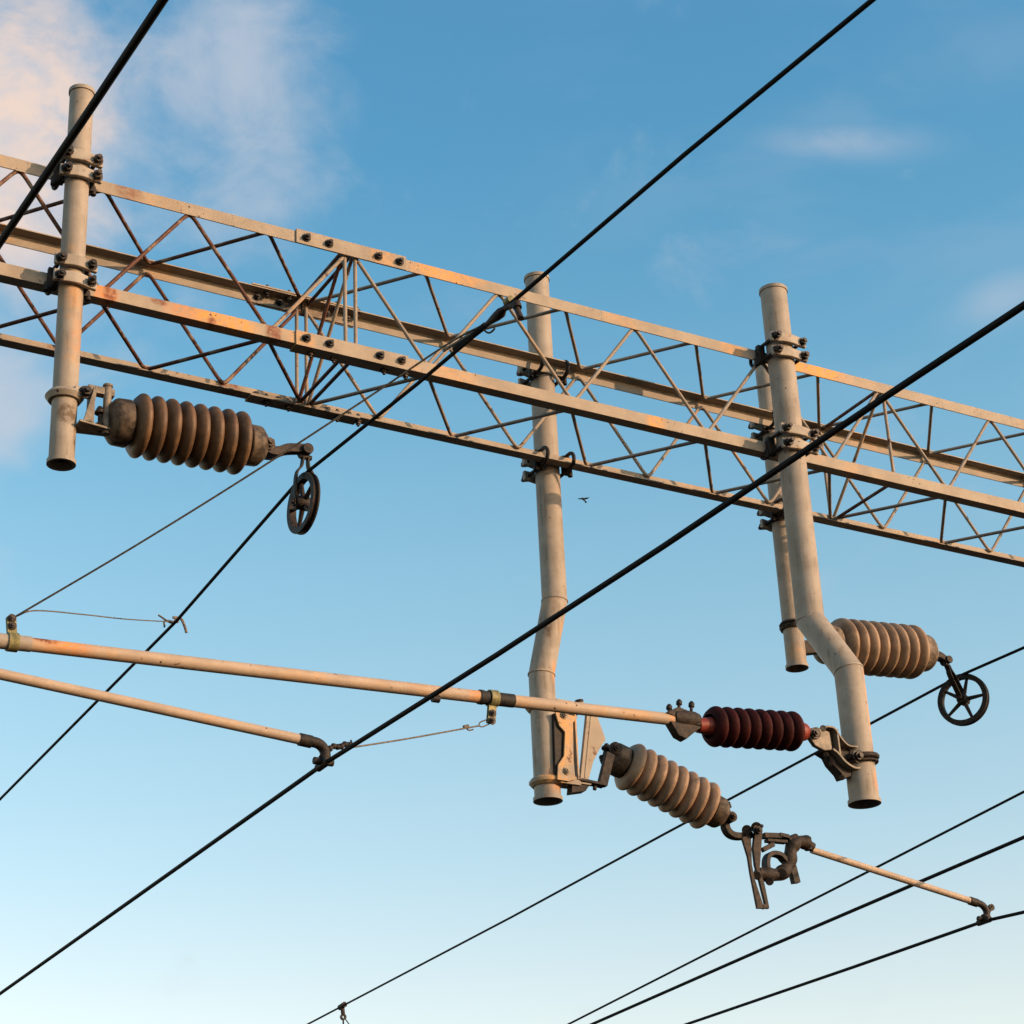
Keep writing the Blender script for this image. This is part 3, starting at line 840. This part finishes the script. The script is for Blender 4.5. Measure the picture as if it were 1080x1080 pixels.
# casting at the tube end
cs = thing('tube_clamp', T(727, 760), 'dark cast socket with three upright studs between upper tube and dark red insulator', 'clamp')
m = MB()
m.lathe(T(709, 757), dT, [(0, .034), (0, .042), (.05, .050), (.14, .046), (.17, .036), (.17, 0)], 28)
m.prism([T(x, y, yT - .03) for x, y in ((707, 760), (742, 766), (733, 772), (724, 779.5), (716, 775))], (0, .06, 0))
m.prism([T(x, y, yT - .035) for x, y in ((703, 751), (716, 745), (740, 755), (742, 766), (720, 760))], (0, .07, 0))
m.build('socket', M_RUSTB, cs, bevel=.005)
for x, y, h in ((705.5, 752, 7), (716, 747, 7), (729, 750, 8)):
    b = MB(); p, q = T(x, y, yT - .01), T(x + .3, y - h, yT - .01)
    b.tube([p, q], .009, 10).tube([p.lerp(q, .55), q], .0165, 12).tube([q, q + V((0, 0, .012))], [.0165, .008], 12)
    b.build('stud', M_DARK, cs, ang=40)
a, b = T(753.5, 766.3), T(833.5, 771.2)
I4, d, e0, e1, pt4 = insulator('dark red ribbed insulator with brick red ends between the upper tube and the bent post', a, b, 8, .112, M_MAROON, M_RED, .04, .05, .05, corer=.6)
MB().lathe(e0 + d * .01, -d, [(0, 0), (0, .052), (.05, .044), (.085, .040), (.085, 0)], 24).build('end_fitting', M_RED, I4)
MB().lathe(e1 - d * .01, d, [(0, 0), (0, .058), (.045, .056), (.075, .048), (.10, .030), (.10, 0)], 24).build('end_fitting', M_RED, I4)
# cast bracket at the bent post
yk = yR2 - .035
def K(px, py, y=yk): return atY(px, py, y)
cb = thing('cast_bracket', K(885, 795), 'dull grey cast bracket between the dark red insulator and the bent post foot', 'bracket')
o1 = [(853, 776), (854.5, 768.5), (861, 766.5), (867, 769), (871, 766.3), (878, 769), (883, 775), (894, 786), (904, 788.5), (911, 794), (912.5, 803), (908, 811), (899, 812), (888, 806), (880, 796), (870, 791.5), (860, 786)]
m = MB(); m.prism([K(x, y, yk + .012) for x, y in o1], (0, .014, 0)); m.build('web', M_RUSTB, cb, bevel=.002)  # web coloured darker than the casting, painting the shade of its recesses
m = MB(); m.prism([K(x, y, yk - .020) for x, y in ((853, 776), (854.5, 768.5), (861, 766.5), (867, 769), (875, 771.5), (876.5, 780), (878, 791), (870, 791.5), (860, 786))], (0, .032, 0))
m.build('front_cheek', M_GALV, cb, bevel=.006)
m = MB()
m.strip(smooth_path([K(x, y, yk - .006) for x, y in ((866, 769), (871, 767.5), (878, 769.5), (883, 777), (892, 787), (904, 789.5), (911, 795))]), .05, .012, (0, 1, 0))
m.build('upper_rim', M_GALV, cb, bevel=.003)
m = MB(); m.strip(smooth_path([K(x, y, yk - .006) for x, y in ((876, 791), (882, 796), (890, 805), (900, 811), (909, 810))]), .05, .014, (0, 1, 0))
m.build('lower_rim', M_GALV, cb, bevel=.003)
m = MB(); m.strip([K(x, y, yk - .006) for x, y in ((880.5, 770), (882, 782), (884, 797))], .045, .012, (0, 1, 0))
m.build('rib', M_GALV, cb, bevel=.002)
m = MB()
m.tube([K(859.5, 773.5, yk - .03), K(859.5, 773.5, yk + .03)], .034, 22)
m.tube([K(905, 798.5, yk - .028), K(905, 798.5, yk + .03)], .040, 22)
m.build('boss', M_GALV, cb, bevel=.003)
m = MB(); m.bolt(K(859.5, 773.5, yk - .032), (0, -1, 0), .023, .014, .01); m.build('bolt', M_BOLT, cb, ang=30); m = MB(); m.bolt(K(904.5, 798, yk - .03), (0, -1, 0), .028, .018, .014)
m.build('bolt', M_BOLT, cb, ang=30)
MB().tube([K(868, 768, yk - .03), K(868, 768, yk + .02)], .018, 14).build('lug', M_GALV, cb, ang=30)
m = MB(); m.prism([K(x, y, yk + .012) for x, y in ((866, 792), (874, 797), (878, 805), (887, 815), (890, 821), (897, 819), (906, 815), (904, 808), (888, 798), (876, 790))], (0, .07, 0))
for x, y in ((871, 796), (877, 805), (888, 820)): m.tube([K(x, y, yk - .005), K(x, y, yk + .05)], .016, 12)
m.build('rear_jaw', M_DARK, cb, bevel=.004)
zr = K(920, 803, yR2).z
m = MB(); pts = []
for i in range(33):
    a_ = 2 * math.pi * i / 32
    pts.append(V((XR2 + math.cos(a_) * (rR + .015), yR2 + math.sin(a_) * (rR + .015), zr + .01 * math.cos(a_))))
m.tube(pts[:-1], .0155, 12, closed=True)
m.tube([p + V((0, 0, -.028)) for p in pts[:-1]], .008, 8, closed=True)
m.build('band', M_RUSTB, cb, ang=60)

# registration arms
def arm(label, A, B, Y, r, bend, wire_p, ext=0.0, eye=None, startcap=True):
    a, b = atY(*A, Y), atY(*B, Y); d = (b - a).normalized(); a = a - d * ext
    t = thing('registration_arm', a.lerp(b, .5), label, 'registration arm', 'slim beige arms holding the lower wires')
    MB().tube([a, a.lerp(b, .5), b], r, 20).build('tube', M_TUBE, t, ang=50)
    m = MB(); pts = smooth_path([b - d * .03] + [atY(*q, Y) for q in bend] + [wire_p + V((0, 0, .02))], 6)
    m.tube([b - d * .05, b + d * .01], r + .006, 18)
    m.tube(pts, [r * 1.0 + .001] * (len(pts) - 3) + [r + .002, r + .004, r + .004], 16)
    m.build('curved_end', M_DARK, t, ang=60)
    m = MB()
    m.box(wire_p + V((0, 0, .008)), (.035, .10, .035)); m.tube([wire_p + V((-.05, 0, .012)), wire_p + V((.05, 0, .012))], .018, 12)
    m.tube([wire_p + V((0, -.06, 0)), wire_p + V((0, .06, 0))], .020, 12)
    m.build('wire_clamp', M_DARK, t, bevel=.003)
    if eye:
        m = MB(); q = atY(*eye, Y); m.bar(pts[-8], q, .012, .03, V((0, 1, 0))); m.lathe(q, (0, 1, 0), [(-.008, .010), (-.008, .022), (.008, .022), (.008, .010)], 18, closed=True)
        m.build('eye_lug', M_DARK, t)
    return t, pts
yA = 8.34
w3p = atY(341, 806, yA)
arm('longer beige arm under the upper tube, entering from the left edge, ending in a hook', (0, 711), (326, 782), yA, .0245, [(335, 784), (342, 791), (343, 799)], w3p, ext=.8)
yC = 9.88
w7p = atY(1038, 971.5, yC)
arm('shorter beige arm at the lower right between the rusty clamp and a black wire', (856, 896.5), (1029, 952), yC, .0215, [(1035, 954), (1040, 960), (1040.5, 966)], w7p, eye=(1045.5, 957))

# rusty linkage between the middle insulator and its arm
hk = thing('rusty_linkage', atY(815, 900, yC), 'dark rusty clamp with slotted fork between the sloping insulator and the shorter arm', 'clamp')
def G(zx, zy, y=yC): return atY(760 + zx / 9, 850 + zy / 9, y)    # zx, zy read off a ninefold enlargement
m = MB().strip(smooth_path([G(50, 110), G(45, 200), G(85, 265), G(160, 290), G(290, 280)], 5), .055, .040, (0, 1, 0))
m.build('link_arm', M_RUSTB, hk, bevel=.006)
m = MB()
yf = yC - .045
m.prism([G(x, y, yf) for x, y in ((205, 300), (290, 260), (300, 560), (330, 700), (405, 930), (400, 972), (350, 972), (285, 640), (260, 480))], (0, .018, 0))
m.prism([G(x, y, yf) for x, y in ((330, 230), (400, 240), (385, 440), (375, 600), (420, 740), (465, 965), (410, 978), (402, 935), (425, 925), (375, 720), (330, 560), (310, 400))], (0, .022, 0))
m.prism([G(x, y, yf + .002) for x, y in ((350, 935), (460, 935), (463, 975), (352, 972))], (0, .018, 0))
m.build('slotted_fork', M_RUSTB, hk, bevel=.003)
m = MB().tube([G(250, 230, yC - .05), G(250, 230, yC + .04)], .032, 18).tube([G(340, 205, yC - .08), G(340, 205, yC + .04)], .034, 18)
m.bolt(G(350, 235, yC - .08), (0, -1, 0), .026, .018, .012)
m.tube([G(380, 190, yC - .06), G(400, 192, yC - .06)], .011, 10)
m.build('pivot', M_DARK, hk, bevel=.003)
m = MB().bar(G(400, 285), G(560, 290), .05, .033).bar(G(540, 280), G(630, 300), .06, .026).bar(G(430, 330), G(620, 345), .045, .020)
m.bar(G(395, 420, yC - .01), G(500, 365, yC - .01), .03, .03).bar(G(470, 330), G(490, 370), .03, .03)
m.build('upper_bar', M_RUSTB, hk, bevel=.004)
pts = smooth_path([G(820, 350), G(720, 345), G(670, 410), G(655, 510), G(620, 600), G(545, 650), G(440, 650), G(350, 640)], 6)
m = MB().tube(pts, [.038 + .010 * math.cos(i * .35) ** 2 for i in range(len(pts))], 14)
m.tube([G(820, 300, yC), G(838, 420, yC)], .026, 14)
m.tube([G(790, 340), G(875, 395)], .030, 16)
m.tube([G(640, 330), G(720, 300)], .026, 12)
m.build('cast_elbow', M_RUSTB, hk, ang=50)
pts = smooth_path([G(440, 640), G(430, 540), G(445, 480), G(490, 455), G(560, 470), G(610, 520), G(690, 570)], 6)
m = MB().strip(pts, .06, .028, (0, 1, 0)); m.build('c_ring', M_DARK, hk, bevel=.004)
m = MB().bar(G(670, 560, yC + .01), G(715, 735, yC + .01), .05, .040, V((0, 1, 0)))
m.build('foot_plate', M_DARK, hk, bevel=.003)
m = MB().tube([G(465, 715, yC - .03), G(465, 715, yC + .03)], .026, 16).tube([G(350, 660, yC - .05), G(350, 660, yC + .03)], .024, 16).tube([G(590, 640, yC - .05), G(590, 640, yC + .03)], .028, 16)
m.build('knob', M_DARK, hk, bevel=.003)

# ------------------------------------------------------------------ wires
GRP = 'overhead wires running along the tracks'
def wire(label, pix, X, r, near=2.5, far=30, name='overhead_wire', group=GRP, lift=None, hold=None, n=4, sagfar=0.0):
    pts = [atX(px, py, X) for px, py in pix]
    pts.sort(key=lambda p: p.y)
    a = pts[0] - (pts[1] - pts[0]).normalized() * near
    dirf = (pts[-1] - pts[-2]).normalized()
    b = pts[-1] + dirf * far
    if sagfar: b.z += sagfar
    if hold:                                       # make the wire pass through these places exactly
        for h in hold: pts.append(V(h))
        pts.sort(key=lambda p: p.y)
    path = [a] + pts + [b]
    dense = [path[0]]
    for i in range(len(path) - 1):
        k = max(1, int((path[i + 1] - path[i]).length / 1.5))
        for j in range(1, k + 1): dense.append(path[i].lerp(path[i + 1], j / k))
    o = MB().tube(dense, r, 12).build(name, M_WIRE, None, ang=60, loc=pts[0])
    tag(o, label, 'wire', group)
    return dense
topc1 = c1 + V((0, 0, RW + .004))
wire('thick black wire crossing the upper left corner in front of the left post', [(172, 0), (88, 126), (0, 256)], 1.2, .0105)
W2X = topc1.x
wire('black wire from the top edge over the wheel under the dark brown insulator', [(920, 0), (722, 163), (541, 318), (505, 350), (440, 405), (186, 655), (0, 843)], W2X, .0098, hold=[topc1 + V((0, -.06, -.008)), topc1 + V((0, .06, -.008))])
wire('thick black wire from the right edge to the lower left, held by the longer arm', [(1080, 322), (930, 421), (700, 576), (525, 690), (0, 1048)], w3p.x, .0112, hold=[w3p])
topc2 = c2 + V((0, 0, .180))
wire('thin black wire behind the insulators, lying on the wheel at the right', [(1080, 683), (700, 880), (540, 967), (325, 1080)], topc2.x, .0100, hold=[topc2 + V((0, -.05, -.008)), topc2 + V((0, .05, -.008))])
wire('thin upper one of the two close wires in the lower right corner', [(1080, 835), (930, 912), (600, 1080)], 9.6, .0090)
wire('thicker lower one of the two close wires in the lower right corner', [(1080, 883), (961, 934), (800, 1003), (625, 1080)], 9.5, .0128)
wire('lowest black wire in the right corner, held by the shorter arm', [(1080, 962), (900, 1020), (725, 1080)], w7p.x, .0112, hold=[w7p])

def thin(label, pts, r=.004, mat=None, name='tie_wire', cat='wire', group=None, n=8):
    o = MB().tube(smooth_path(pts, n), r, 8).build(name, mat or M_THIN, None, ang=60)
    return tag(o, label, cat, group)
splice = atX(503, 351, W2X)
cl_top = T(16, 650.5)
s8 = splice + V((0.01, -.05, .02))
thin('thin stay wire from the splice down to the olive clip at the left edge', [s8, s8.lerp(cl_top, .08) + V((.0, 0, .015)), s8.lerp(cl_top, .25) + V((0, 0, -.005)), s8.lerp(cl_top, .5) + V((0, 0, -.022)), s8.lerp(cl_top, .75) + V((0, 0, -.02)), cl_top], .0048, name='stay_wire')
w2c = atX(182, 656, W2X)
q = T(38, 644)
thin('very thin pale wire from the left edge clip to the small grey knot', [cl_top, q, q.lerp(w2c, .3) + V((0, 0, .0)), q.lerp(w2c, .6) + V((0, 0, -.006)), w2c], .0035)
# small knot / clip on the wire
k = MB()
k.tube(smooth_path([w2c + V((-.09, 0, .03)), w2c + V((-.02, -.03, -.02)), w2c + V((.03, .02, .035)), w2c + V((.02, -.03, -.01)), w2c + V((-.04, .02, .01)), w2c + V((-.05, 0, -.04))]), .006, 8)
k.tube(smooth_path([w2c + V((0, 0, .03)), w2c + V((.05, 0, .03)), w2c + V((.075, 0, -.01)), w2c + V((.09, 0, -.055))]), .009, 8)
tag(k.build('wire_knot', M_GALV), 'small twisted grey knot with a tail on the black wire left of centre', 'wire knot')
# splice fitting in front of the truss
sp = thing('wire_splice', atX(530, 327, W2X), 'dark teardrop shaped splice with curled tail on the black wire before the truss', 'splice')
def Q(zx, zy, X=W2X): return atX(480 + zx / 13.5, 290 + zy / 13.5, X)
m = MB().tube([Q(760, 410), Q(700, 480), Q(650, 540), Q(590, 590), Q(480, 680), Q(400, 750)], [.010, .013, .024, .022, .013, .011], 14)
m.build('teardrop', M_DARK, sp, ang=60)
m = MB().tube([Q(430, 720), Q(300, 820), Q(150, 930), Q(0, 1060)], .016, 12); m.build('doubled_wire', M_WIRE, sp, ang=60)
m = MB().tube([Q(740, 400), Q(800, 340)], [.022, .018], 12); m.build('thimble', M_OLIVE, sp)
m = MB().tube(smooth_path([Q(720, 470), Q(800, 440), Q(860, 440), Q(900, 530), Q(935, 620)]), .014, 10).tube([Q(870, 400), Q(890, 470)], .020, 10)
m.build('shackle', M_RUSTB, sp)
m = MB().tube(smooth_path([Q(400, 750), Q(430, 800), Q(480, 825), Q(530, 800), Q(565, 760)]), .0045, 8); m.build('curled_tail', M_DARK, sp)
m = MB().tube(smooth_path([Q(420, 710), Q(240, 830, W2X - .01), Q(60, 940, W2X - .01), Q(-160, 1080, W2X - .01)]), .007, 8); m.build('tail_wire', M_THIN, sp)
# tie from the longer arm's end to the olive clip
e_ = atY(349, 792, yA); f_ = T(505, 765.5); h1, h2 = T(517, 758), T(516, 763.5)
tw = thing('tie_rod', e_.lerp(f_, .5), 'thin tie wire from the hooked end of the longer arm up to the yellowish clip', 'wire')
m = MB().tube(smooth_path([e_.lerp(f_, .10), e_.lerp(f_, .5) + V((0, 0, -.004)), f_]), .0042, 8)
m.tube(smooth_path([f_, T(507, 761.5), h1]), .0035, 8).tube(smooth_path([f_, T(509, 766.5), h2]), .0035, 8)
m.build('wire', M_THIN, tw, ang=60)
m = MB().tube(smooth_path([T(491, 766), T(494, 770), T(499, 769.5)]), .004, 8).tube([T(489, 767), T(494, 766)], .010, 10); m.build('twisted_end', M_THIN, tw)
aa = [atY(x, y, yA) for x, y in ((346, 791), (352, 787), (358, 788), (364, 785), (371, 786.5))]
m = MB().tube(smooth_path(aa), [.010 + .006 * abs(math.sin(i * .8)) for i in range(25)], 8).tube(smooth_path([atY(368, 786, yA), atY(371, 785, yA), atY(370, 780.5, yA)]), .005, 8)
m.build('eye_link', M_DARK, tw, ang=60)
# dropper on the thin wire at the bottom
pd = atX(361, 1061.5, topc2.x)
dp = thing('dropper', pd, 'tiny dark hanger on the thin wire at the bottom edge', 'dropper')
m = MB().tube([pd + V((0, -.06, .01)), pd + V((0, .06, -.0))], .03, 10).tube([pd, pd + V((0.01, 0, -.09))], .022, 10); m.build('clip', M_RUSTB, dp)
m = MB().lathe(pd + V((.01, 0, -.11)), (0, 1, 0), [(-.012, .014), (-.012, .034), (.012, .034), (.012, .014)], 16, closed=True); m.build('eye', M_DARK, dp)
m = MB().tube([pd + V((.01, 0, -.13)), pd + V((.02, 0, -1.55))], .009, 8).tube(smooth_path([pd + V((.02, 0, -.11)), pd + V((.09, 0, -.22)), pd + V((.06, 0, -.40))]), .006, 8); m.build('hanging_wire', M_WIRE, dp)

# ------------------------------------------------------------------ bird
bd = ray(615.5, 526.5).normalized() * 62; bp = bd + V((0, 0, CAM_H))
rt = V((MC[0][0], MC[0][1], MC[0][2])); upv = V((0, 0, 1)); fw = upv.cross(rt).normalized() * -1
hd = (rt * -.35 + fw * .8).normalized(); sd = hd.cross(upv).normalized()
m = MB()
m.lathe(bp - hd * .10, hd, [(0, .0), (.02, .018), (.07, .036), (.12, .036), (.17, .022), (.20, .018), (.225, .004)], 12)
m.prism([bp - hd * .08 - sd * .012, bp - hd * .08 + sd * .012, bp - hd * .20 + sd * .035 - upv * .03, bp - hd * .20 - sd * .035 - upv * .03], upv * .006)
for s_ in (-1, 1):
    tip = bp + rt * (s_ * .185) + upv * (.02 + .022 * s_ + .01)
    a1, a2 = bp + hd * .05, bp - hd * .05
    mid_ = bp + rt * (s_ * .09) + upv * (.020 + .008 * s_)
    m.prism([a1, mid_ + hd * .045, tip, mid_ - hd * .05, a2], upv * .008)
tag(m.build('bird', M_BIRD, ang=50, loc=bp), 'tiny black bird gliding with spread wings below the truss', 'bird')
